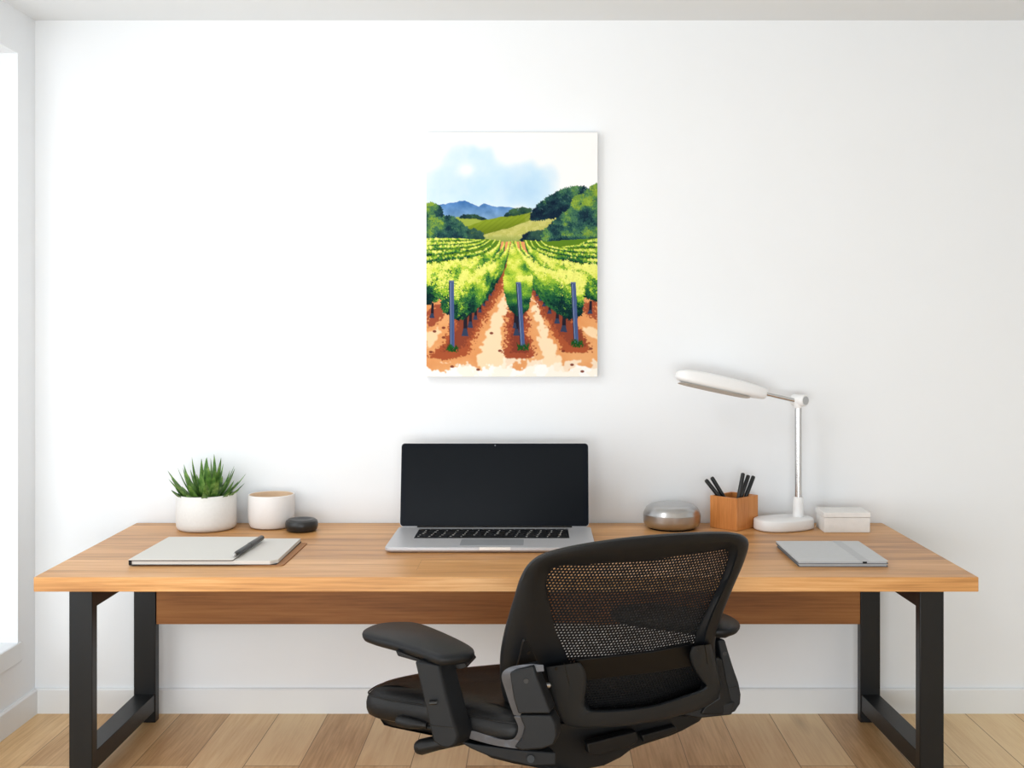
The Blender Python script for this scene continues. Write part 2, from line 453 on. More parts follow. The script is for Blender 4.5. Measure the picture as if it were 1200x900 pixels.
h2 = poly([(238, 382), (330, 358), (420, 326), (505, 304), (540, 330), (460, 405), (345, 410), (240, 404)], (206, 204, 122), 2)
fan = np.sin((XX-335)/(YY-250).clip(40, 400)*260)
blend(h2*(fan > .25)*.45, (158, 160, 66)); blend(h2*(vnoise(12, 77) > .62)*.3, (232, 226, 160))
blend(h1*(np.sin((XX+YY*1.3)/3.1) > .5)*.22, (104, 122, 30))
blend(h2*np.clip((YY-380)/26, 0, 1)*.6, (120, 150, 80))
foliage([(398, 332), (402, 306), (430, 274), (470, 250), (508, 232), (540, 224), (580, 226), (604, 246), (590, 306), (520, 318), (430, 330)], 1300, 4, 9, TREE, 43)
foliage([(362, 404), (372, 384), (400, 372), (440, 368), (450, 405)], 420, 3, 7, [(0, (62, 98, 84)), (1, (22, 44, 66))], 44)
foliage([(440, 426), (438, 375), (468, 345), (500, 318), (530, 296), (540, 262), (575, 250), (600, 226), (622, 214), (622, 398), (560, 412), (480, 430)], 2600, 5, 11, TREE, 45)
foliage([(48, 284), (70, 278), (98, 292), (108, 324), (138, 324), (172, 350), (192, 368), (204, 412), (150, 404), (48, 398)], 1500, 5, 10, TREE, 46)
foliage([(188, 372), (210, 362), (238, 376), (244, 394), (200, 402)], 220, 3, 6, [(0, (62, 98, 84)), (1, (22, 44, 66))], 47)
# ground
gm = YY > 398+(np.abs(XX-335) > 110)*0
tr = inside([(440, 430), (622, 398), (622, 300), (440, 360)], XX, YY) | inside([(48, 398), (205, 412), (205, 360), (48, 300)], XX, YY)
gm = (YY > 404) & ~(tr & (YY < 412))
warm = fbm(60, 61)
gcol = np.array([226, 150, 92])*(1-warm[..., None])+np.array([242, 190, 138])*warm[..., None]
img = np.where(gm[..., None], gcol, img)
def ground(pts, col, wob, seed, soft=2, alpha=1.):
    poly(pts, col, wob, 16, seed, soft, alpha)
# pale tracks between the rows
ground([(322, 520), (300, 600), (262, 660), (246, 740), (215, 790), (240, 860), (330, 860), (306, 780), (300, 700), (314, 620)], (252, 226, 190), 22, 71, 3)
ground([(398, 560), (408, 640), (428, 720), (430, 800), (400, 860), (520, 860), (500, 800), (468, 740), (436, 660), (414, 590)], (252, 228, 194), 22, 72, 3)
ground([(53, 700), (100, 690), (80, 740), (53, 760)], (250, 220, 180), 14, 73, 3)
ground([(560, 680), (618, 700), (618, 730), (580, 712)], (250, 222, 184), 12, 74, 3)
# red-brown shade stains along the vine rows (part of the picture)
def ragged(pts, col, seed, a=1.):
    x = XX+(vnoise(4, seed)-.5)*26+(fbm(20, seed+1)-.5)*26; y = YY+(vnoise(5, seed+2)-.5)*6
    blend(blur(inside(pts, x, y), 1)*a, col)
ragged([(328, 420), (318, 520), (290, 580), (258, 640), (218, 720), (190, 780), (110, 796), (58, 784), (110, 740), (150, 640), (260, 560), (318, 430)], (178, 96, 62), 81)
ragged([(326, 440), (300, 540), (252, 620), (205, 700), (176, 752), (110, 770), (120, 745), (150, 690), (160, 640), (260, 560)], (142, 74, 56), 84, .8)
ragged([(345, 600), (322, 640), (318, 720), (306, 770), (322, 792), (400, 788), (412, 770), (392, 720), (386, 620)], (172, 90, 62), 87)
ragged([(345, 620), (335, 700), (330, 770), (392, 772), (380, 700), (378, 620)], (136, 68, 54), 90, .8)
ragged([(346, 420), (372, 520), (405, 590), (440, 660), (480, 720), (505, 768), (588, 772), (590, 740), (560, 700), (520, 640), (400, 540)], (178, 96, 62), 93)
ragged([(350, 440), (390, 550), (440, 630), (490, 700), (530, 750), (578, 750), (560, 700), (520, 640), (400, 540)], (142, 74, 56), 96, .8)
ragged([(53, 640), (90, 612), (120, 600), (105, 660), (53, 690)], (170, 92, 66), 99)
ragged([(565, 620), (590, 600), (618, 600), (618, 670), (590, 650)], (170, 92, 66), 102)
# paper left bare along the foot of the picture
edge = 822+(fbm(46, 120)-.5)*60+(vnoise(9, 123)-.5)*16
blend(blur(YY > edge, 2), (253, 252, 249))
blend(blur((YY > edge-30) & (fbm(36, 130) > .56), 2)*.75, (253, 246, 232))

def stroke(x0, y0, x1, y1, w0, w1, col, edgecol=None):
    d = np.hypot(x1-x0, y1-y0); ux, uy = (x1-x0)/d, (y1-y0)/d
    t = ((XX-x0)*ux+(YY-y0)*uy); q = (XX-x0)*-uy+(YY-y0)*ux
    wd = w0+(w1-w0)*(t/d).clip(0, 1)
    m = (t >= 0) & (t <= d)
    blend(np.clip(wd/2-np.abs(q)+.7, 0, 1)*m, col)
    if edgecol is not None:
        blend(np.clip(wd*.22-np.abs(q-wd*.30)+.5, 0, 1)*m, edgecol)
def trunk(x, y0, y1, w):
    stroke(x+1, y0, x-1, y1, w*.8, w*1.2, (44, 40, 52)); stroke(x-1, y1-(y1-y0)*.3, x-1.5, y1, w*.9, w*1.9, (62, 74, 100))
VINE = [(0, (238, 240, 132)), (.14, (214, 226, 86)), (.30, (160, 198, 66)), (.5, (88, 146, 62)), (.72, (36, 98, 66)), (1, (10, 50, 54))]
def interp(pl, t):
    L = np.array(pl, float); k = (len(L)-1)*t; i = min(int(k), len(L)-2); return L[i]+(L[i+1]-L[i])*(k-i)
def row(T, B, n, r0, r1, seed, pw=1.6, steps=26):
    T = [tuple(v)[:2] for v in catmull([(x, y, 0) for x, y in T], 10)]; B = [tuple(v)[:2] for v in catmull([(x, y, 0) for x, y in B], 10)]
    r = np.random.default_rng(seed)
    ts = np.sort(r.random(n)**(1/pw))
    fill = T+B[::-1]; poly(fill, (58, 112, 58), 0)
    hs = r.random(n)
    order = np.lexsort((-hs, np.floor(ts*steps)))          # far to near, dark foot before bright crest
    for i in order:
        t, h = ts[i], hs[i]
        p = interp(T, t)*(1-h)+interp(B, t)*h
        rr = (r0+(r1-r0)*t**1.3)*(1.15-.3*h)
        z = vnoise(16+14*t, seed+5, np.array(p[0]), np.array(p[1]))
        c = grad(VINE, min(1, max(0, h*.92+(z-.5)*.75+r.normal(0, .10+.09*(t > .7))))) if t > .25 else grad(VINE, min(1, max(0, h*.9+r.normal(0, .05))))
        dab(p[0]+r.normal(0, rr*.3), p[1]+r.normal(0, rr*.3), rr, c+r.normal(0, 5), .95, r.uniform(0, 6))
def off(T, d): return [(x, y+d*(.25+.75*i/(len(T)-1))) for i, (x, y) in enumerate(T)]
poly([(48, 394), (262, 397), (300, 404), (270, 440), (200, 480), (48, 500)], (104, 142, 44), 2)
poly([(372, 399), (450, 404), (622, 392), (622, 500), (500, 480), (400, 440)], (104, 142, 44), 2)
side = [
 ([(214, 398), (150, 395), (53, 396)], 8), ([(232, 398), (180, 405), (53, 408)], 9), ([(248, 398), (205, 413), (53, 421)], 11),
 ([(264, 398), (225, 420), (140, 433), (53, 436)], 13), ([(280, 398), (252, 426), (180, 446), (53, 455)], 18),
 ([(560, 412), (590, 402), (618, 398)], 8), ([(500, 422), (560, 416), (618, 414)], 9), ([(430, 400), (455, 418), (530, 430), (618, 430)], 11),
 ([(412, 400), (436, 422), (520, 442), (618, 447)], 13), ([(396, 400), (418, 428), (500, 452), (618, 464)], 18)]
for k, (T, d) in enumerate(side):
    row(T, off(T, d), 420, 1.6, 4.2, 200+k*7, 1.2)
row([(296, 400), (280, 425), (225, 455), (140, 470), (53, 484)], [(298, 404), (290, 440), (250, 500), (140, 570), (53, 612)], 1500, 1.6, 9, 300, 1.3)
row([(380, 400), (396, 425), (450, 455), (530, 474), (618, 490)], [(378, 404), (388, 440), (430, 500), (540, 570), (618, 600)], 1500, 1.6, 9, 301, 1.3)
trunk(73, 606, 656, 9); trunk(595, 600, 642, 9); trunk(568, 600, 622, 7)
row([(311, 402), (300, 432), (262, 465), (200, 490), (130, 496), (92, 512)][:4]+[(150, 500), (100, 516)], [(312, 408), (306, 450), (285, 520), (240, 590), (170, 645), (118, 640)], 10, 2, 4, 302) if False else None
row([(362, 402), (372, 430), (405, 462), (440, 485), (470, 495)], [(360, 406), (368, 450), (395, 520), (430, 570), (470, 600)], 700, 1.6, 6, 303, 1.3)
row([(311, 402), (300, 430), (268, 462), (240, 480), (205, 492)], [(312, 406), (306, 450), (285, 510), (250, 560), (205, 600)], 700, 1.6, 6, 304, 1.3)
for x, a, b, w_ in ((182, 630, 716, 12), (199, 620, 688, 10), (216, 612, 662, 8), (231, 600, 638, 7), (244, 590, 616, 6), (256, 575, 600, 5), (267, 560, 582, 4), (277, 545, 565, 3.5),
                    (508, 630, 702, 12), (486, 620, 674, 10), (461, 600, 642, 8), (443, 585, 618, 7), (430, 575, 600, 6), (419, 560, 584, 5), (409, 545, 566, 4)):
    trunk(x, a, b, w_)
row([(325, 402), (318, 430), (282, 472), (215, 500), (140, 502), (100, 520)], [(327, 412), (314, 480), (280, 548), (232, 612), (168, 656), (112, 630)], 2600, 1.8, 11, 305, 1.5)
row([(347, 402), (356, 430), (395, 468), (450, 500), (520, 504), (566, 524)], [(345, 412), (360, 480), (398, 545), (450, 610), (520, 656), (560, 636)], 2600, 1.8, 11, 306, 1.5)
trunk(352, 640, 714, 11); trunk(346, 630, 690, 7)
# the centre row, seen end-on
r = np.random.default_rng(55)
cr = [(333, 404), (341, 404), (368, 470), (398, 520), (396, 560), (386, 620), (362, 648), (330, 625), (314, 570), (312, 525), (322, 470)]
poly(cr, (70, 120, 60))
q = np.stack([r.uniform(306, 404, 9000), r.uniform(404, 650, 9000)], 1); q = q[inside(cr, q[:, 0], q[:, 1])][:2200]
near = (q[:, 1]-510)/140
for (x, y) in q[np.argsort(-q[:, 1])]:
    if y < 512: t = .05+.5*abs((x-334-(y-404)*.14)/(8+(y-404)*.42))**1.5
    else: t = (y-505)/140
    sz = 1.6+(min(y, 520)-404)/116*6.5
    z = vnoise(18, 912, np.array(x), np.array(y))
    dab(x, y, sz, grad(VINE, min(1, max(0, t+(z-.5)*.5+r.normal(0, .06))))+r.normal(0, 5), .95, r.uniform(0, 6))
for (x0, y0, x1, y1) in ((136, 533, 138, 757), (357, 538, 371, 752), (538, 538, 548, 742)):
    stroke(x0, y0, x1, y1, 16, 15, (84, 104, 150), (44, 54, 90)); stroke(x0-3, y0+6, x1-4, y1-6, 2.5, 2.5, (140, 158, 192))
    stroke(x0-8, y0+2, x0+8, y0+2, 5, 5, (112, 128, 160))
    for k in range(46):
        a = r.uniform(-.9, .9); ln = r.uniform(8, 22)*(1-abs(a)*.3); bx = x1+r.uniform(-18, 20); by = y1+r.uniform(-2, 12)
        stroke(bx, by, bx+math.sin(a)*ln, by-math.cos(a)*ln, 3.4, .8, (26+r.uniform(0, 20), 72+r.uniform(0, 40), 40))
for (x, y) in ((110, 688), (80, 700), (110, 720), (68, 768), (138, 816), (224, 826), (268, 706), (296, 764), (534, 810), (596, 757), (568, 832), (505, 765)):
    m = np.clip(1.3-np.hypot((XX-x)/5.5, (YY-y)/3.6), 0, 1); blend((m*3).clip(0, 1)*.9, (132, 66, 52))

img = np.clip(img, 0, 255)
lin = .9*np.where(img/255 <= .04045, img/255/12.92, ((img/255+.055)/1.055)**2.4)**1.12

ax0, ax1, az0, az1 = -.4445, .2295, 1.327, 2.287
art = thing('canvas_art', 'unframed canvas of a green vineyard hanging on the white wall', 'wall art', ((ax0+ax1)/2, WY-.001, az0))
build('canvas', box(ax0, ax1, WY-.034, WY-.001, az0, az1), M['canvas'], art, bevel=.002, seg=2)
m, N, L, P = new_mat('painted_vineyard')
P.inputs['Roughness'].default_value = .8; P.inputs['Specular IOR Level'].default_value = .1
at = N.new('ShaderNodeAttribute'); at.attribute_name = 'paint'; L.new(at.outputs['Color'], P.inputs['Base Color'])
base = art.location
xs = np.linspace(ax0+.0015, ax1-.0015, GX)-base.x; zs = np.linspace(az1-.0015, az0+.0015, GY)-base.z
gx, gz = np.meshgrid(xs, zs); co = np.stack([gx, np.full_like(gx, WY-.0347-base.y), gz], -1).reshape(-1, 3)
idx = np.arange(GX*GY).reshape(GY, GX)
fc = np.stack([idx[:-1, :-1], idx[1:, :-1], idx[1:, 1:], idx[:-1, 1:]], -1).reshape(-1, 4)
me = bpy.data.meshes.new('painting'); me.vertices.add(len(co)); me.vertices.foreach_set('co', co.ravel())
me.loops.add(fc.size); me.loops.foreach_set('vertex_index', fc.ravel().astype(np.int32))
me.polygons.add(len(fc)); me.polygons.foreach_set('loop_start', np.arange(0, fc.size, 4, dtype=np.int32))
me.update(calc_edges=True)
ca = me.color_attributes.new('paint', 'FLOAT_COLOR', 'POINT')
ca.data.foreach_set('color', np.concatenate([lin.reshape(-1, 3), np.ones((GX*GY, 1))], 1).ravel().astype(np.float32))
me.materials.append(m)
o = bpy.data.objects.new('painting', me); COL.objects.link(o); o.parent = art
o['label'] = 'watercolour of vine rows, orange soil and blue hills'

# ------------------------------------------------------------------ laptop
LX0, LX1, LY0, LY1 = -.529, .193, 3.785, 4.185
lap = thing('laptop', 'open silver laptop with a black screen, centred on the oak desk', 'laptop', ((LX0+LX1)/2, (LY0+LY1)/2, DZ))
rr = rounded_rect(LX0, LX1, LY0, LY1, .02)
def slab(outline, zs_insets, bm=None):
    cx = sum(p[0] for p in outline)/len(outline); cy = sum(p[1] for p in outline)/len(outline)
    ex = max(abs(p[0]-cx) for p in outline); ey = max(abs(p[1]-cy) for p in outline)
    rings = []
    for z, ins in zs_insets:
        rings.append([(cx+(x-cx)*(1-ins/ex), cy+(y-cy)*(1-ins/ey), z) for x, y in outline])
    return loft(rings, bm=bm)
build('base', slab(rr, [(DZ+.0005, .012), (DZ+.006, .003), (DZ+.010, 0), (DZ+.018, 0), (DZ+.0195, .0012)]), M['alu'], lap, bevel=0)
lt = DZ+.0195
def quadslab(p, z0, z1, bm=None):
    return hexa([(x, y, z0) for x, y in p], [(x, y, z1) for x, y in p], bm)
KX0, KX1, KY0, KY1 = -.447, .107, 3.955, 4.125
kb = build('keyboard', box(KX0, KX1, KY0, KY1, lt-.003, lt+.0006), M['bezel'], lap)
kwid = [[1]*14, [1]*13+[1.5], [1.5]+[1]*12+[1], [1.8]+[1]*11+[1.7], [2.3]+[1]*10+[2.2], [1.2, 1, 1, 1.3, 5, 1.3, 1, 1, 1, 1]]
rows_h = [.55, 1, 1, 1, 1, 1]; yy = KY1-.004; uh = (KY1-KY0-.008)/sum(rows_h)
proto_cache = {}
for ws, hgt in zip(kwid, rows_h):
    tot = sum(ws); ux = (KX1-KX0-.008)/tot; x = KX0+.004
    for w_ in ws:
        o = build('key', box(x+.002, x+w_*ux-.002, yy-hgt*uh+.002, yy-.002, lt+.0006, lt+.0030), M['key'], kb, bevel=.0008, seg=1)
        x += w_*ux
    yy -= hgt*uh
bm = bmesh.new(); rk = random.Random(3)
for ky in range(5):
    for kx in range(14):
        X = KX0+.012+kx*.0385+rk.uniform(-.002, .002)+.004*ky; Y = KY0+.014+ky*.029
        if ky == 0 and 4 < kx < 9: continue
        box(X, X+rk.uniform(.004, .008), Y, Y+.006, lt+.0030, lt+.0033, bm)
build('key_legends', bm, M['alu_light'], kb, smooth=False, kind='stuff')
build('trackpad', slab(rounded_rect(-.275, -.055, 3.822, 3.935, .008), [(lt-.001, 0), (lt+.0006, 0)]), M['alu_dark'], lap)
build('speaker_grille', box(KX0, KX1, 4.128, 4.145, lt-.001, lt+.0005), M['alu_dark'], lap)
build('notch_highlight', box(-.205, -.098, LY0-.0006, LY0+.012, DZ+.0105, DZ+.0200), M['alu_light'], lap, bevel=.001)  # highlight at the front notch, painted as a paler strip
# lid, leaning back from the hinge
hy, hz = 4.172, lt+.004; ty, tz = 4.222, 1.081
ud = Vector((0, ty-hy, tz-hz)); hl = ud.length; ud.normalize(); nd = Vector((0, -ud.z, ud.y))   # nd faces the camera
def lidpt(x, v, off_): return Vector((x, hy, hz))+ud*v+nd*off_
def lidslab(x0, x1, v0, v1, r_, o0, o1, bm=None):
    ol = rounded_rect(x0, x1, v0, v1, r_)
    return loft([[lidpt(x, v, o0) for x, v in ol], [lidpt(x, v, o1) for x, v in ol]], bm=bm)
lid = build('lid', lidslab(LX0+.004, LX1-.006, -.002, hl, .014, -.007, 0), M['alu'], lap, bevel=.001)
build('bezel', lidslab(LX0+.0055, LX1-.0075, 0, hl-.0015, .013, 0, .0008), M['bezel'], lid)
build('screen', lidslab(LX0+.026, LX1-.028, .020, hl-.018, .002, .0008, .0014), M['screen'], lid)
build('webcam', lathe([(0, .0008), (.0028, .0008), (.0028, .0018), (0, .0018)], lidpt((LX0+LX1)/2, hl-.009, 0), 16, axis=nd), M['grey_dark'], lid)
build('hinge', tube([(LX0+.07, 4.172, lt+.001), (LX1-.07, 4.172, lt+.001)], .0055, 16), M['plastic_dark'], lap)

# ------------------------------------------------------------------ plant
pc = (-1.277, 4.258, DZ)
pot = thing('potted_succulent', 'spiky green succulent in a white concrete pot', 'plant', pc)
build('pot', lathe([(0, .001), (.098, .001), (.106, .005), (.1115, .014), (.113, .03), (.113, .128), (.1115, .134), (.107, .135), (.1035, .131), (.1025, .105), (0, .105)], pc, 96), M['ceramic'], pot)
build('soil', lathe([(0, .112), (.06, .115), (.1024, .108), (.1024, .104), (0, .104)], pc, 48), M['soil'], pot)
def leaf(base_, az, tilt, ln, wd, curl):
    rings = []; k = 9
    p = Vector(base_); d = Vector((math.cos(az)*math.sin(tilt), math.sin(az)*math.sin(tilt), math.cos(tilt)))
    sidev = Vector((-math.sin(az), math.cos(az), 0))
    for i in range(k+1):
        t = i/k
        w_ = wd*(.75+.25*math.sin(min(1, t*2.2)*PI/2))*(1-t**2.2) + .0004
        tl = tilt-curl*t
        d = Vector((math.cos(az)*math.sin(tl), math.sin(az)*math.sin(tl), math.cos(tl)))
        nn = sidev.cross(d).normalized()
        th = w_*.34
        rings.append([p+sidev*w_, p+sidev*w_*.55-nn*th, p-nn*th*1.25, p-sidev*w_*.55-nn*th, p-sidev*w_, p-sidev*w_*.5+nn*th*.05, p+nn*th*-.25, p+sidev*w_*.5+nn*th*.05])
        p = p+d*(ln/k)
    return loft(rings)
leaves = []
rl = random.Random(5)
spec = [(0, .01, .15, 6, .05, .22), (1, .026, .155, 9, .22, .42), (2, .046, .150, 12, .45, .68), (3, .064, .128, 13, .75, .98), (4, .080, .078, 15, .85, 1.1)]
cntl = 0
for ringn, rad_, ln_, cnt, t0, t1 in spec:
    for i in range(cnt):
        az = 2*PI*i/cnt+rl.uniform(-.2, .2)+ringn*.35
        tl = rl.uniform(t0, t1); ln = ln_*rl.uniform(.8, 1.12)
        if math.sin(az) > .25 and ringn >= 2: ln *= .72
        b_ = (pc[0]+math.cos(az)*rad_, pc[1]+math.sin(az)*rad_, DZ+.112)
        build('leaf', leaf(b_, az, tl, ln, rl.uniform(.0125, .017), rl.uniform(.1, .4)), M['leaf'], pot, sub=0, angle=70)
        cntl += 1

# ------------------------------------------------------------------ cup, stone
cc = (-1.036, 4.290, DZ)
cup = thing('cup', 'white ceramic cup with a tan inside, beside the potted succulent', 'cup', cc)
build('body', lathe([(0, .001), (.070, .001), (.079, .006), (.0845, .018), (.0875, .04), (.0885, .08), (.0885, .122), (.0875, .1265), (.085, .128), (.0825, .1265)], cc, 96), M['ceramic2'], cup)
build('interior', lathe([(.0825, .1265), (.081, .12), (.080, .03), (.07, .015), (0, .012)], cc, 96), M['cup_in'], cup, label='tan inside of the cup')
sc_ = (-.901, 4.206, DZ)
st = build('paperweight', lathe([(0, .0005), (.048, .0005), (.057, .006), (.0612, .018), (.0615, .030), (.058, .040), (.050, .0455), (.040, .0462), (.033, .0435), (.02, .0405), (0, .040)], sc_, 72), M['stone'], loc=sc_)
tag(st, 'small round black stone dish in front of the white cup', 'paperweight')

# ------------------------------------------------------------------ notebooks left
kr = build('kraft_folder', slab(rounded_rect(-1.300, -.826, 3.580, 3.955, .012), [(DZ+.0005, 0), (DZ+.0035, 0)]), M['kraft'], loc=(-1.06, 3.77, DZ))
tag(kr, 'brown kraft card lying under the white notebook', 'folder')
nb = thing('notebook', 'white notebook with black spine, lying on kraft card', 'notebook', (-1.08, 3.77, DZ+.0035))
build('back_cover', slab([(-1.322, 3.574), (-.985, 3.574), (-.850, 3.584), (-.850, 3.963), (-1.322, 3.963)], [(DZ+.0038, 0), (DZ+.0062, 0)]), M['back_cover'], nb)
build('page_block', slab([(-1.314, 3.577), (-.868, 3.577), (-.848, 3.602), (-.852, 3.960), (-1.314, 3.960)], [(DZ+.0064, 0), (DZ+.0178, 0)]), M['page'], nb)
build('spine', box(-1.3235, -1.3145, 3.574, 3.963, DZ+.0062, DZ+.0215), M['back_cover'], nb, bevel=.001)
build('front_cover', slab([(-1.3235, 3.573), (-.992, 3.573), (-.986, 3.576), (-.990, 3.963), (-1.3235, 3.963)], [(DZ+.0205, 0), (DZ+.0232, 0)]), M['cover'], nb, bevel=.0008)
build('cover_lining', slab([(-1.3225, 3.5735), (-.988, 3.5735), (-.992, 3.962), (-1.3225, 3.962)], [(DZ+.0180, 0), (DZ+.0204, 0)]), M['back_cover'], nb, label='black underside of the cover')

def make_pen(name, label, p0, p1, r_, group=None, cap=True, metal_tip=False, clip=False):
    """p0 writing end, p1 cap end"""
    p0, p1 = Vector(p0), Vector(p1); d = (p1-p0); L_ = d.length; d.normalize()
    t = thing(name, label, 'pen', p0, group)
    build('barrel', lathe([(0, 0.012), (r_*.55, .012), (r_*.95, .03), (r_, .05), (r_, L_*.52), (0, L_*.52)], p0, 24, axis=d), M['pen'], t)
    build('tip', lathe([(0, 0), (r_*.18, .001), (r_*.55, .0122), (0, .0122)], p0, 16, axis=d), M['chrome'] if metal_tip else M['pen'], t, label='silver tip' if metal_tip else None)
    build('cap', lathe([(0, L_*.521), (r_*1.08, L_*.521), (r_*1.1, L_*.6), (r_*1.06, L_*.965), (r_*.8, L_*.985), (r_*.4, L_*.99), (0, L_*.99)], p0, 24, axis=d), M['pen'], t)
    if clip:
        u_ = d.orthogonal().normalized()
        build('clip', tube([p0+d*L_*.66+u_*r_*1.15, p0+d*L_*.93+u_*r_*1.3, p0+d*L_*.965+u_*r_*.8], r_*.18, 8), M['glint'], t, label='silver clip')
    return t
zp = DZ+.0232+.0094
make_pen('ballpoint_pen', 'black pen lying on the white notebook', (-.990, 3.592, zp-.0004), (-.974, 3.905, zp-.0004), .0088, metal_tip=True)
# the pen end sits over the page edge, carried by the cover

# ------------------------------------------------------------------ silver notebooks right
for k, (lab, dx) in enumerate((('lower of the two silver grey notebooks at the right end of the desk', .004),
                               ('upper of the two silver grey notebooks, with a ribbon strip along its cover', 0))):
    z0 = DZ+.0003+k*.0098
    t = thing('slim_notebook', lab, 'notebook', (.98, 3.735, z0), 'stacked silver notebooks')
    x0, x1, y0, y1 = .831+dx, 1.123, 3.566+dx*.6, 3.904
    build('back_cover', slab(rounded_rect(x0, x1, y0, y1, .005), [(z0, 0), (z0+.0017, 0)]), M['grey_dark'], t)
    build('page_block', box(x0+.004, x1-.005, y0+.004, y1-.004, z0+.0017, z0+.0077), M['grey_cover'], t)
    build('front_cover', slab(rounded_rect(x0, x1, y0, y1, .005), [(z0+.0077, 0), (z0+.0095, 0)]), M['grey_cover'], t, bevel=.0006)
    if k: build('cover_strip', box(1.031, 1.060, y0, y1, z0+.0094, z0+.0101), M['grey_band'], t)
    if k: build('clasp', box(1.040, 1.053, y0-.0012, y0+.002, z0+.002, z0+.0075), M['back_cover'], t, label='small dark clasp')

# ------------------------------------------------------------------ steel dome
dc = (.510, 4.270, DZ)
dome = thing('round_canister', 'round brushed steel canister with domed lid, beside the wooden pen holder', 'container', dc)
build('body', lathe([(0, .006), (.094, .006), (.103, .012), (.1085, .022), (.1103, .034), (.1103, .056)], dc, 96), M['steel'], dome)
build('lid', lathe([(.1103, .0562), (.1088, .0585), (.1065, .066), (.098, .080), (.084, .090), (.070, .094), (.050, .0962), (0, .098)], dc, 96, ), M['steel'], dome)
build('foot', lathe([(0, .0005), (.088, .0005), (.090, .006), (0, .006)], dc, 64), M['plastic_dark'], dome)

# ------------------------------------------------------------------ pen holder and pens
nr, lf, bk, rt = (Vector((.7466, 4.194, 0)), Vector((.659, 4.282, 0)), Vector((.7590, 4.3785, 0)), Vector((.8466, 4.2935, 0)))
cen = (nr+lf+bk+rt)/4; hz_ = .1235
hold = thing('pen_holder', 'bamboo box holding five black pens on the desk', 'pen holder', (cen.x, cen.y, DZ))
ring = [lf, nr, rt, bk]
def inset(p, k): return cen+(p-cen)*k
R4 = [[Vector((q.x, q.y, z)) for q in (inset(p, k) for p in ring)] for z, k in ((DZ+.0005, 1), (DZ+hz_, 1), (DZ+hz_, .86), (DZ+.012, .86))]
build('box', loft(R4), M['bamboo'], hold, smooth=False, bevel=.0015, seg=2)
labs = ['leftmost black pen in the bamboo holder, with pale tip up', 'second black pen from the left in the bamboo holder, flat ended',
        'tallest black pen in the bamboo holder, third from left', 'fourth black pen from the left in the bamboo holder', 'rightmost black pen in the bamboo holder, leaning right']
for k, (tx, ty_, mx_, my_, dd, bx_) in enumerate(((826.5, 561.5, 843.5, 583, 4.287, .80), (833.5, 558.5, 850, 583.5, 4.305, .775), (871, 553.5, 862, 585, 4.236, .742), (877.5, 556, 867.5, 584.5, 4.253, .728), (883.5, 557, 873, 584.5, 4.270, .728))):
    top = at_d(tx, ty_, dd); mid = at_d(mx_, my_, dd); dr = mid-top
    bot = top+dr*((top.z-(DZ+.0155))/-dr.z)
    if k < 2: bot.x = min(bot.x, bx_)
    else: bot.x = max(bot.x, bx_)
    make_pen('pen', labs[k], bot, top, .0075, 'black pens in the bamboo holder')

# ------------------------------------------------------------------ desk lamp
lc = Vector((.937, 4.253, DZ))
lamp = thing('desk_lamp', 'white adjustable desk lamp with a silver post and oval head', 'lamp', lc)
ang = math.radians(24); ca_, sa_ = math.cos(ang), math.sin(ang)
oval = []
for i in range(96):
    a = 2*PI*i/96; ex = math.copysign(abs(math.cos(a))**.8, math.cos(a))*.120; ey = math.copysign(abs(math.sin(a))**.8, math.sin(a))*.082
    oval.append((lc.x+ex*ca_-ey*sa_, lc.y+ex*sa_+ey*ca_))
build('base', slab(oval, [(DZ+.0005, .009), (DZ+.003, .003), (DZ+.008, 0), (DZ+.036, .001), (DZ+.040, .003), (DZ+.042, .008)]), M['white_plastic'], lamp, angle=50)
pb = Vector((1.0005, 4.285, DZ+.034))
build('sleeve', lathe([(0, 0), (.0235, 0), (.0215, .02), (.0185, .08), (.0175, .084), (0, .084)], pb, 48), M['white_plastic'], lamp)
build('pole', lathe([(0, .08), (.0135, .08), (.0135, .428), (0, .428)], pb, 40), M['chrome'], lamp)
jz = pb+Vector((0, 0, .452))
jt = build('joint', lathe([(0, -.026), (.014, -.026), (.0165, -.02), (.0165, .008), (0, .012)], jz, 32), M['white_plastic'], lamp)
jd = Vector((.62, -.78, 0)).normalized()
jc = jz+Vector((.004, 0, .004))
build('knob', lathe([(0, -.030), (.020, -.030), (.0225, -.026), (.0225, .026), (.0205, .030), (0, .030)], jc, 40, axis=jd), M['white_plastic'], jt)
build('knob_ring', lathe([(0, .0302), (.0165, .0302), (.0165, .0315), (0, .0315)], jc, 32, axis=jd), M['steel'], jt)
A0 = at_d(934, 470, 4.285); A1 = at_d(893, 460.5, 4.255)
build('arm', tube([A0, A1], .0078, 20), M['chrome'], lamp)
# head: a long flat pill tapering to the arm
E0 = at_d(896.5, 461.5, 4.256); E1 = at_d(796, 439.5, 4.20)
u_ = (E1-E0).normalized(); Lh = (E1-E0).length+.012
v_ = Vector((0, 1, 0)); v_ = (v_-u_*v_.dot(u_)).normalized(); w_ = u_.cross(v_)
if w_.z < 0: w_ = -w_
rot = Matrix.Rotation(math.radians(9.5), 3, u_)
v_, w_ = rot@v_, rot@w_
if v_.z > 0 and v_.y > 0: pass
prof = [(0, .022, .017), (.008, .030, .0215), (.05, .042, .025), (.12, .050, .0285), (.20, .053, .030), (.27, .050, .0285), (.31, .042, .025), (.335, .028, .019), (.348, .010, .010)]
rings = []
for t, hw, ht in catmull([(a*Lh/.348, b, c) for a, b, c in prof], 5):
    rg = []
    for j in range(40):
        a = 2*PI*j/40; e = .55
        cv = math.copysign(abs(math.cos(a))**e, math.cos(a))*hw; cw = math.copysign(abs(math.sin(a))**e, math.sin(a))*ht
        if cw > 0: cv *= .94
        rg.append(E0+u_*t+v_*cv+w_*(cw))
    rings.append(rg)
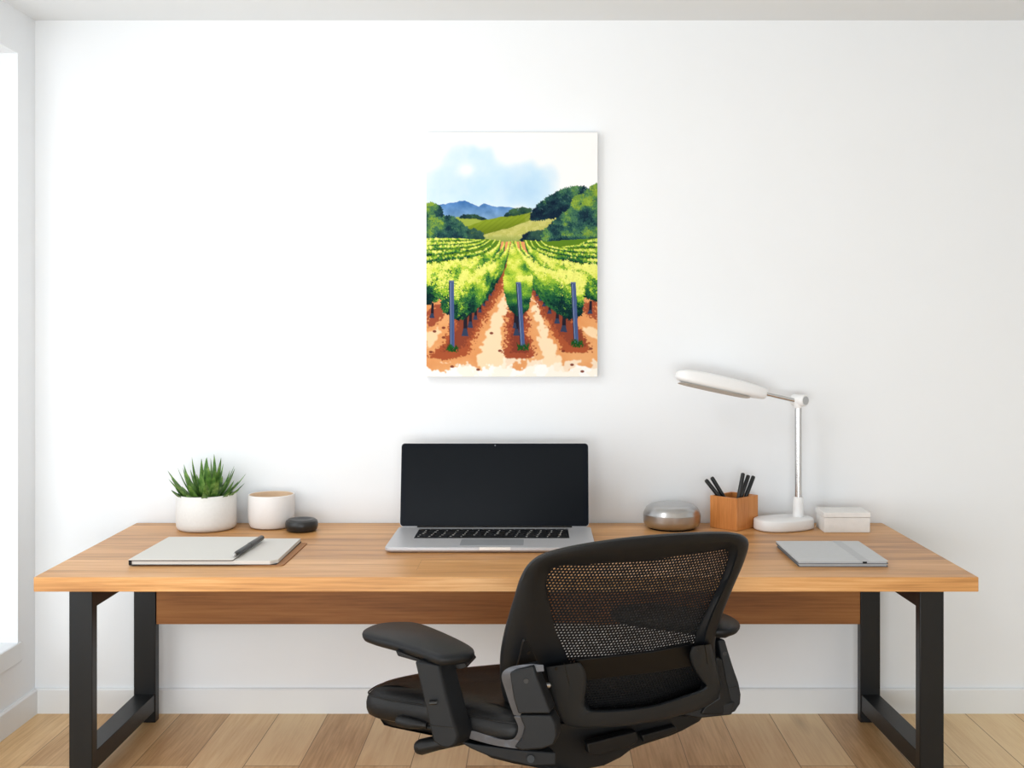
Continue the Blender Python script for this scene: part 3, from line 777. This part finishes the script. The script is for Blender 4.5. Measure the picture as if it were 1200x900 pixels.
hd = build('head', loft(rings), M['white_plastic'], lamp, angle=60)
rg = []
for sgn in (1,):
    ol = [(Lh*(.17+.79*(.5-.5*math.cos(PI*i/30))), .047*math.sin(PI*i/30)**.55) for i in range(31)]
    pts = [(t, h_) for t, h_ in ol]+[(t, -h_) for t, h_ in ol[::-1][1:-1]]
    dfz = -.0288
    bm = prism([E0+u_*t+v_*h_+w_*dfz for t, h_ in pts], w_*-.0012)
build('diffuser', bm, M['diffuser'], hd, smooth=False, label='pale light panel under the head')

# ------------------------------------------------------------------ white box
bx = thing('storage_box', 'small whitewashed lidded box to the right of the lamp base', 'box', (1.156, 4.23, DZ))
build('body', box(1.071, 1.243, 4.168, 4.292, DZ+.0005, DZ+.056), M['stucco_box'], bx, bevel=.0015, seg=2)
build('lid', box(1.069, 1.245, 4.166, 4.294, DZ+.0568, DZ+.076), M['stucco_box'], bx, bevel=.002, seg=2)

# ------------------------------------------------------------------ office chair
ch = thing('office_chair', 'black mesh-back office chair with a leather seat, turned left at the desk', 'chair', (.03, 3.13, 0))
# backrest surface: a leaning plane, sides wrapping forward
rv = Vector((.9085, .4179, 0)).normalized(); bkv = Vector((.4179, -.9085, 0)).normalized()
uv = (bkv*.2076+Vector((0, 0, .48))).normalized(); nv = rv.cross(uv).normalized()
if nv.y > 0: nv = -nv
P0 = Vector((.042, 3.02, .47)); PC = P0+rv*.28
eye = Vector((0, 0, H))
def bow(a, c): return -.32*(a-.0)**2
def bp(px, py, off_=0.):
    ray = Vector(((px-CX)/F, 1, -(py-CY)/F)); t = 3.0
    for _ in range(12):
        Q = eye+ray*t; a = (Q-PC).dot(rv); c = (Q-PC).dot(uv)
        tgt = bow(a, c)+off_
        t += (tgt-(Q-PC).dot(nv))/ray.dot(nv)
    return eye+ray*t
outer_px = [(587.3, 806), (586, 770), (591.3, 738), (602, 700.7), (610, 676), (620.7, 659), (639.3, 647.3), (676.7, 638), (730, 630), (783, 625.2), (836.7, 622.8), (862, 624.5), (874, 629.5), (877.5, 639), (871, 661), (858, 691), (844, 727), (838, 757), (842, 795), (838, 818), (800, 834), (740, 846), (690, 850), (655, 846), (618, 838), (595, 825)]
inner_px = [(664, 771), (650, 735), (642, 698), (640.5, 680), (646, 667.5), (658, 663.3), (695, 661), (743, 658.2), (783, 653.5), (823, 647), (846, 643.5), (853, 646), (853, 655), (844.7, 680), (831, 709), (817, 740), (812, 770), (822, 800), (812, 812), (780, 823), (740, 829), (705, 831), (692, 830), (684, 815), (676, 795)]
def closed2d(pts, per=10): return [(v.x, v.y) for v in catmull([(x, y, 0) for x, y in pts], per, True)]
O2, I2 = closed2d(outer_px), closed2d(inner_px)
def cast(poly2, c, a):
    dx, dy = math.cos(a), math.sin(a); best = None
    for i in range(len(poly2)):
        (x1, y1), (x2, y2) = poly2[i], poly2[(i+1) % len(poly2)]
        ex, ey = x2-x1, y2-y1; den = dx*ey-dy*ex
        if abs(den) < 1e-9: continue
        t = ((x1-c[0])*ey-(y1-c[1])*ex)/den; s = ((x1-c[0])*dy-(y1-c[1])*dx)/den
        if t > 0 and -1e-6 <= s <= 1+1e-6 and (best is None or t > best): best = t
    return (c[0]+dx*best, c[1]+dy*best)
cpx = (742, 742); NA = 220
aouter = [cast(O2, cpx, 2*PI*i/NA) for i in range(NA)]; ainner = [cast(I2, cpx, 2*PI*i/NA) for i in range(NA)]
rings = []
for o_, i_ in zip(aouter, ainner):
    L2 = lambda k: (o_[0]+(i_[0]-o_[0])*k, o_[1]+(i_[1]-o_[1])*k)
    sec = [(.012, -.045), (0, -.022), (.006, -.008), (.03, .002), (.10, .010), (.28, .014), (.52, .012), (.62, .004), (.9, -.006), (1.0, -.012), (1.0, -.030), (.6, -.035), (.2, -.050)]
    pts_ = []
    for k, of in sec:
        # place the outline on the front surface, then step back along the normal for depth
        pts_.append(bp(*L2(k), of))
    rings.append(pts_)
bf = build('back_frame', loft(rings, loop=True), M['plastic'], ch, angle=50)

# woven back: a net of rounded cells
def in_poly(p, poly2):
    x, y = p; c = False; n = len(poly2)
    for i in range(n):
        (x1, y1), (x2, y2) = poly2[i], poly2[(i+1) % n]
        if (y1 > y) != (y2 > y) and x < (x2-x1)*(y-y1)/(y2-y1)+x1: c = not c
    return c
def proj(Q): return (CX+F*Q.x/Q.y, CY+F*(H-Q.z)/Q.y)
def surf(a, c, of): return PC+rv*a+uv*c+nv*(bow(a, c)+of)
I2b = [(cpx[0]+(x-cpx[0])*1.055, cpx[1]+(y-cpx[1])*1.055) for x, y in ainner]
bm = bmesh.new(); cw, chh = .0098, .0088
vs = {}
def vv(a, c):
    k = (round(a*1e5), round(c*1e5))
    if k not in vs: vs[k] = bm.verts.new(surf(a, c, -.022))
    return vs[k]
for j in range(-12, 70):
    c0 = j*chh-.05
    for i in range(-46, 48):
        a0 = i*cw+(cw/2 if j % 2 else 0)
        if not in_poly(proj(surf(a0, c0, -.022)), I2b): continue
        hx, hy_ = cw/2, chh/2
        outp = [(-hx, 0), (-hx, -hy_), (0, -hy_), (hx, -hy_), (hx, 0), (hx, hy_), (0, hy_), (-hx, hy_)]
        rx_, ry_ = cw*(.34 if c0 > -.0 else .25), chh*(.35 if c0 > -.0 else .26)
        jit = random.uniform(.86, 1.1)
        inn = [(math.cos(PI+PI/4*k)*rx_*jit, math.sin(PI+PI/4*k)*ry_*jit) for k in range(8)]
        ov = [vv(a0+x, c0+y) for x, y in outp]
        iv = [bm.verts.new(surf(a0+x, c0+y, -.0205)) for x, y in inn]
        iw = [bm.verts.new(surf(a0+x, c0+y, -.0235)) for x, y in inn]
        for k in range(8):
            k2 = (k+1) % 8
            try:
                bm.faces.new([ov[k], ov[k2], iv[k2], iv[k]]); bm.faces.new([iv[k], iv[k2], iw[k2], iw[k]])
            except ValueError: pass
build('mesh_panel', bm, M['mesh'], ch, smooth=False)

def plate(pts, of, th, per=4, smoothpts=True):
    P_ = closed2d(pts, per) if smoothpts else pts
    return prism([bp(x, y, of) for x, y in P_], nv*-th)
# lumbar band across the back
build('lumbar_band', prism([bp(674, 774, -.006), bp(720, 769, -.006), (bp(765, 764, -.006)), bp(812, 755, -.006), bp(812, 781, -.006), bp(765, 789, -.006), bp(720, 794, -.006), bp(680, 799, -.006)], nv*-.010), M['plastic_gloss'], ch, bevel=.003)
build('lumbar_pad', plate([(676, 796), (740, 789), (816, 778), (826, 806), (790, 822), (740, 830), (688, 834)], -.038, .012, 1, False), M['mesh'], ch, bevel=.004)
# U-shaped yoke carrying the back
yoke_px = [(638.8, 783), (646, 779), (660.7, 775.3), (674, 774.5), (681, 777), (685, 783), (687.5, 800), (685, 814), (685, 824), (691, 831), (712, 832.5), (756.7, 828.7), (796.7, 816.9), (822, 808), (827, 803.5), (819, 794), (811, 780), (807, 767), (811, 758), (820.7, 754), (832.7, 754), (836.7, 770), (841, 786), (845, 802), (845.5, 815), (841, 823), (830, 828.5), (783.3, 842), (730, 851), (690, 853), (672, 852), (661, 847), (653.5, 833), (648, 815), (643.5, 798)]
yp = [((640, 782), (680, 776.5)), ((642, 792), (686, 787)), ((644.5, 803), (687.5, 801)), ((648, 816), (685.5, 814)), ((652.5, 831), (685, 825)), ((658, 843), (688, 830)),
      ((664, 849.5), (694, 832.3)), ((676, 852.5), (706, 832.5)), ((700, 852.8), (722, 831.5)), ((730, 851), (745, 829.8)), ((757, 847), (765, 826.5)), ((783, 842), (784, 821)),
      ((806, 836), (800, 815.5)), ((824, 830.5), (813, 811)), ((836, 826.5), (822, 807.5)), ((843, 820), (827, 803)), ((846, 811), (823, 798)), ((845, 801), (818, 791)),
      ((841, 786), (812, 781)), ((837, 771), (808, 768)), ((833, 755), (811, 758))]
yo = [(v.x, v.y) for v in catmull([(a[0], a[1], 0) for a, b in yp], 4)]; yi = [(v.x, v.y) for v in catmull([(b[0], b[1], 0) for a, b in yp], 4)]
rings = []
for a_, b_ in zip(yo, yi):
    q = lambda k: (a_[0]+(b_[0]-a_[0])*k, a_[1]+(b_[1]-a_[1])*k)
    rings.append([bp(*q(k), of) for k, of in ((0, -.002), (0, .022), (.04, .031), (.14, .036), (.5, .038), (.86, .036), (.96, .031), (1, .022), (1, -.002))])
yk = build('back_yoke', loft(rings), M['yoke'], ch, angle=60)
for x, y in ((652, 783.5), (819, 761.5)):
    p = bp(x, y, .037); build('screw', lathe([(0, 0), (.0055, 0), (.0055, .0012), (.003, .0002), (0, .0002)], p, 16, axis=nv), M['screw'], yk)
for a_, b_ in (((661, 777), (667.5, 803)), ((826, 756), (829.5, 778))):
    build('seam', tube([bp(*a_, .0378), bp(*b_, .0378)], .0012, 6), M['screw'], yk)
# triangular cover low on the left wing
build('wing_cover', plate([(606, 790), (609, 768), (612.5, 752), (616, 750), (621, 757), (630, 775), (632, 790)], .019, .014, 2), M['plastic_dark'], bf, bevel=.003)
build('screw', lathe([(0, 0), (.0055, 0), (.0055, .0012), (0, .0012)], bp(619.5, 765, .019), 16, axis=nv), M['screw'], bf)

# J-shaped support arms running from under the seat up behind the back
def band(path_px, dd, th, ext, per=6):
    """path at depth dd, given thickness in the path's plane, extruded by ext"""
    path = catmull([at_d(x, y, dd_) for (x, y), dd_ in zip(path_px, dd)], per)
    L_, R_ = [], []
    for i, p in enumerate(path):
        t = (path[min(i+1, len(path)-1)]-path[max(i-1, 0)]); t = Vector((t.x, t.y*0, t.z)).normalized()
        nn = Vector((-t.z, 0, t.x))
        L_.append(p+nn*th/2); R_.append(p-nn*th/2)
    ext = Vector(ext)
    return loft([[a, b, b+ext, a+ext] for a, b in zip(L_, R_)])
jl_low = [(543, 859), (570, 867), (590, 871), (603, 869.5), (610, 861), (611, 850), (606, 838)]
jl_up = [(605.7, 837), (600, 822), (595, 806), (591.5, 794), (594, 788), (604, 784), (624, 781.5)]
build('support_arm', band(jl_low, [2.98, 2.955, 2.93, 2.92, 2.91, 2.905, 2.90], .019, (.030, -.012, .0)), M['satin'], ch, bevel=.003, label='lower grey support arm on the left')
ju = build('support_arm', band(jl_up, [2.90, 2.895, 2.89, 2.885, 2.882, 2.88, 2.875], .018, (.030, -.010, .0)), M['satin'], ch, bevel=.003)
def vplate(pts, d0, slope, th, per=1):
    """upright plate; depth varies with px by slope"""
    P_ = closed2d(pts, per) if per > 1 else pts
    return prism([at_d(x, y, d0+slope*(x-pts[0][0])) for x, y in P_], (.25*th, th, 0))
vc = build('support_cover', vplate([(597, 789), (604, 785.5), (625, 780.5), (628, 790), (645, 833), (644, 836.5), (607, 836.5), (602, 820)], 2.862, -.0002, .05), M['plastic'], ch, bevel=.004)
build('screw', lathe([(0, 0), (.0065, 0), (.0065, .002), (0, .002)], at_d(616.5, 798, 2.858), 18, axis=(0, -1, 0)), M['screw'], vc)
build('support_cover', vplate([(608, 838), (645, 838), (651, 848), (653, 862), (649, 873), (636, 878), (612, 880), (602, 876), (611, 866), (614, 852)], 2.862, -.0002, .05), M['plastic'], ch, bevel=.005)
build('pivot_bolt', tube([at_d(632, 803.5, 2.9), at_d(643, 803, 2.93)], .007, 16), M['glint'], ch)
# right hand support, mostly hidden
build('support_arm', vplate([(838, 770), (846, 772), (852, 800), (860, 828), (846, 838), (820, 838), (826, 828), (842, 818)], 3.23, .0005, .05), M['plastic_dark'], ch, bevel=.005)

# seat cushion
foot = [(-.488, 3.150), (-.455, 3.215), (-.36, 3.285), (-.22, 3.345), (-.05, 3.40), (.12, 3.45), (.24, 3.475), (.33, 3.44), (.40, 3.36), (.435, 3.29), (.40, 3.24),
        (.31, 3.205), (.16, 3.14), (.05, 3.075), (-.015, 2.985), (-.05, 2.94), (-.11, 2.945), (-.20, 2.985), (-.32, 3.045), (-.43, 3.085), (-.478, 3.115)]
F2 = [(v.x, v.y) for v in catmull([(x, y, 0) for x, y in foot], 6, True)]
fcx = sum(p[0] for p in F2)/len(F2); fcy = sum(p[1] for p in F2)/len(F2)
def insetpoly(P_, d):
    n = len(P_); out = []
    for i in range(n):
        (x0, y0), (x1, y1), (x2, y2) = P_[i-1], P_[i], P_[(i+1) % n]
        tx, ty = x2-x0, y2-y0; l = math.hypot(tx, ty)
        out.append((x1+ty/l*d, y1-tx/l*d))
    return out
area = sum(F2[i-1][0]*F2[i][1]-F2[i][0]*F2[i-1][1] for i in range(len(F2)))
sg = -1 if area > 0 else 1
def seat_z(x, y, z):       # the rear of the cushion sits a little lower, the sides dip slightly
    q = (Vector((x-fcx, y-fcy, 0))).dot(-bkv)
    return z+.012*q/.25
rings = []
for z, ins in ((.415, .040), (.417, .018), (.425, .006), (.440, .0005), (.456, 0), (.470, .003), (.4785, .0075), (.4800, .0085), (.4785, .0105), (.488, .017), (.4965, .030), (.502, .055), (.505, .09), (.503, .13)):
    P_ = insetpoly(F2, sg*ins)
    rings.append([(x, y, seat_z(x, y, z)) for x, y in P_])
rings.append([(fcx+(x-fcx)*.2, fcy+(y-fcy)*.2, seat_z(x*.2+fcx*.8, y*.2+fcy*.8, .499)) for x, y in rings[-1] and [(p[0], p[1]) for p in rings[-1]]])
seat = build('seat', loft(rings), M['leather'], ch, angle=80)
pp = insetpoly(F2, sg*.0060)
cord = [(x, y, seat_z(x, y, .4815)) for x, y in pp]
bm = tube(cord+[cord[0]], .0022, 8); build('piping', bm, M['leather'], seat)
pan = insetpoly(F2, sg*.035)
build('seat_pan', loft([[(x, y, seat_z(x, y, z)) for x, y in insetpoly(F2, sg*i)] for z, i in ((.385, .075), (.390, .050), (.414, .034))]), M['plastic_dark'], ch)

# under-seat mechanism as upright moulded housings
mech = [(540, 862), (556, 876), (576, 889), (604, 896), (632, 900), (676, 904), (708, 898), (728, 888), (740, 879), (752, 874), (786, 863), (800, 857), (820, 846), (826, 838), (780, 838), (690, 846), (640, 850), (600, 852)]
md_ = lambda x: 3.03+max(0, x-640)*.00155
mp_ = [at_d(x, y, md_(x)) for x, y in mech]
build('tilt_mechanism', prism(mp_, (-.06, .18, .0)), M['plastic_dark'], ch, bevel=.006)
build('mechanism_cover', prism([at_d(x, y, 2.97) for x, y in [(536, 868), (556, 872), (610, 879), (652, 882), (652, 897), (622, 898), (596, 892), (572, 886), (553, 878)]], (-.02, .05, 0)), M['plastic'], ch, bevel=.004)
build('tension_knob', tube([at_d(622, 889.5, 2.967), at_d(622, 889.5, 2.962)], .010, 20), M['screw'], ch)
build('rear_bracket', prism([at_d(x, y, md_(x)-.02) for x, y in [(688, 872), (726, 862), (746, 857), (748, 868), (738, 876), (700, 886), (690, 884)]], (-.01, .03, 0)), M['plastic_dark'], ch, bevel=.004)
build('rear_bracket', prism([at_d(x, y, md_(x)-.02) for x, y in [(752, 862), (792, 851), (795, 857), (756, 872)]], (-.01, .03, 0)), M['plastic_dark'], ch, bevel=.004)
build('height_lever', tube([at_d(490.5, 876, 3.10), at_d(493, 875.5, 3.095), at_d(512, 870.5, 3.09), at_d(548, 864, 3.09)], [.018, .0215, .0205, .017], 28), M['plastic_dark'], ch)
build('tilt_knob', tube([at_d(467, 845, 3.07), at_d(470, 845, 3.065), at_d(480, 847.5, 3.05), at_d(500, 850, 3.04)], [.014, .0165, .0155, .009], 24), M['plastic_dark'], ch)
build('control_rod', tube([at_d(498, 851, 3.05), at_d(520, 857, 3.03), at_d(545, 864, 3.0)], .0075, 12), M['plastic_dark'], ch)

# armrests
def armrest(padpx, z, h, postpx, pd, pv, slider_px, sd, label, btn=None, split=None, hole=None):
    pts = [at_z(x, y, z) for x, y in padpx]
    P2 = [(v.x, v.y) for v in catmull([(p.x, p.y, 0) for p in pts], 6, True)]
    ar = sum(P2[i-1][0]*P2[i][1]-P2[i][0]*P2[i-1][1] for i in range(len(P2))); s_ = -1 if ar > 0 else 1
    post = build('armrest', prism([at_d(x, y, pd) for x, y in postpx], pv), M['plastic'], ch, bevel=.006, seg=3, label=label)
    rg_ = []
    for dz, ins in ((-h, .012), (-h+.003, .006), (-h*.6, .001), (-h*.35, 0), (-h*.15, .002), (-.002, .006), (.001, .012)):
        rg_.append([(x, y, z+dz) for x, y in insetpoly(P2, s_*ins)])
    build('pad', loft(rg_), M['pad'], post, angle=70)
    build('slider', prism([at_d(x, y, sd) for x, y in slider_px], (.02, .09, 0)), M['plastic_dark'], post, bevel=.003)
    if btn: build('button', tube([at_d(*btn[0], pd-.012), at_d(*btn[1], pd-.012)], .0052, 12), M['screw'], post)
    if split: build('seam', tube([at_d(*split[0], pd-.0005), at_d(*split[1], pd-.0005)], .0010, 6), M['screw'], post)
    if hole: build('screw', lathe([(0, 0), (.006, 0), (.006, .0015), (0, .0015)], at_d(*hole, pd), 16, axis=(0, -1, 0)), M['screw'], post)
    return post
armrest([(424.5, 740), (430, 734), (446, 729.5), (466, 728), (486, 728.5), (504, 733), (528, 743), (548, 753), (556, 760), (551, 765), (535, 768), (517, 769), (506, 766.5), (488, 760), (460, 752), (436, 745.5)],
        .662, .028, [(485, 774), (514, 779), (519, 800), (528, 835), (537, 862), (534, 873), (526, 877.5), (516, 876), (507, 869), (503, 852), (494, 812)], 2.935, (.040, .045, 0),
        [(463, 762), (503, 776), (545, 777), (548, 782), (540, 785), (512, 782), (466, 769)], 3.00,
        'left armrest', ((503, 824), (512, 823.5)), ((502, 849.5), (531, 853)))
armrest([(715.5, 716), (722, 710.5), (738, 707), (760, 706), (790, 709), (825, 713), (850, 718), (864, 725), (867, 731), (858, 736), (838, 737), (800, 732.5), (757, 727), (727, 722)],
        .662, .026, [(841, 751), (846, 748.5), (850, 750), (854, 764), (860, 783), (866, 800), (868.8, 814), (868, 825), (862, 834), (852, 838.5), (845, 838), (849, 826), (851, 812), (850, 796), (846, 775)], 3.24, (-.030, .045, 0),
        [(812, 742), (840, 743), (862, 737), (863, 742), (850, 748), (815, 748)], 3.22,
        'right armrest', None, ((855, 806), (865, 804)), (849.5, 766))
build('armrest_bracket', box(-.215, -.10, 3.02, 3.06, .392, .414), M['plastic_dark'], ch, bevel=.003)
build('armrest_bracket', prism([at_d(x, y, 3.235) for x, y in [(846, 826), (862, 822), (858, 838), (820, 842), (800, 838), (810, 826)]], (-.05, .04, 0)), M['plastic_dark'], ch, bevel=.004)

# column and five-star base
cx_, cy_ = .03, 3.13
build('gas_column', lathe([(0, .10), (.028, .10), (.028, .25), (.020, .252), (.020, .36), (0, .36)], (cx_, cy_, 0), 40), M['plastic_dark'], ch)
build('base_hub', lathe([(0, .075), (.045, .075), (.050, .09), (.046, .125), (.032, .135), (0, .135)], (cx_, cy_, 0), 40), M['plastic'], ch)
for k in range(5):
    a = math.radians(20+72*k); dv = Vector((math.cos(a), math.sin(a), 0)); sv = Vector((-dv.y, dv.x, 0)); c0 = Vector((cx_, cy_, 0))
    rg_ = []
    for rr_, hw, z0_, z1_ in ((.035, .026, .080, .122), (.15, .022, .078, .112), (.27, .018, .070, .094), (.305, .014, .068, .088)):
        rg_.append([c0+dv*rr_+sv*hw+Vector((0, 0, z0_)), c0+dv*rr_+sv*hw*.7+Vector((0, 0, z1_)), c0+dv*rr_-sv*hw*.7+Vector((0, 0, z1_)), c0+dv*rr_-sv*hw+Vector((0, 0, z0_))])
    build('base_leg', loft(rg_), M['plastic'], ch, bevel=.004)
    cp = c0+dv*.29+Vector((0, 0, .03))
    bm = bmesh.new()
    for s_ in (-1, 1):
        lathe([(0, -.009), (.024, -.009), (.0295, -.004), (.0295, .006), (.024, .009), (0, .009)], cp+dv.cross(Vector((0, 0, 1)))*s_*.016, 28, bm=bm, axis=sv)
    tube([cp+Vector((0, 0, 0)), cp+Vector((0, 0, .042))], .008, 12, bm=bm)
    tube([cp-sv*.02, cp+sv*.02], .006, 12, bm=bm)
    build('caster', bm, M['plastic_dark'], ch)

# ------------------------------------------------------------------ light
sc = bpy.context.scene
wd = bpy.data.worlds.new('sky'); sc.world = wd; wd.use_nodes = True
bg = wd.node_tree.nodes['Background']; bg.inputs['Color'].default_value = (.90, .96, 1.0, 1); bg.inputs['Strength'].default_value = .65

def area(name, loc, target, sx, sy, power, col=(1, 1, 1), spread=180):
    l = bpy.data.lights.new(name, 'AREA'); l.shape = 'RECTANGLE'; l.size = sx; l.size_y = sy; l.energy = power; l.color = col
    l.spread = math.radians(spread)
    o = bpy.data.objects.new(name, l); COL.objects.link(o); o.location = loc
    o.rotation_euler = (Vector(target)-Vector(loc)).to_track_quat('-Z', 'Y').to_euler()
    return o
area('window_daylight', (WX-.45, 2.15, 1.45), (.4, 3.3, 1.1), 2.3, 2.3, 41, (.97, .99, 1))
area('rear_fill', (-.4, -1.1, .72), (-.2, 4.3, .7), 3.2, 1.1, 90, (.93, .975, 1))  # added frontal fill behind the camera; no window stands there
area('overhead_fill', (-.95, 2.8, 2.66), (.1, 3.9, .9), .35, .3, 7, (.98, .99, 1))  # added unseen light from above for the canvas shadow; no fixture there

# ------------------------------------------------------------------ camera
cam = bpy.data.cameras.new('camera'); co_ = bpy.data.objects.new('camera', cam); COL.objects.link(co_)
co_.location = (0, 0, H); co_.rotation_euler = (PI/2, 0, 0)
cam.sensor_width = 36; cam.lens = 36*F/1200
cam.shift_x = -(CX-600)/1200; cam.shift_y = (CY-450)/1200
cam.clip_start = .02
sc.camera = co_
vs_ = sc.view_settings; vs_.view_transform = 'Standard'; vs_.look = 'None'; vs_.gamma = 1; vs_.use_curve_mapping = False; vs_.exposure = .04
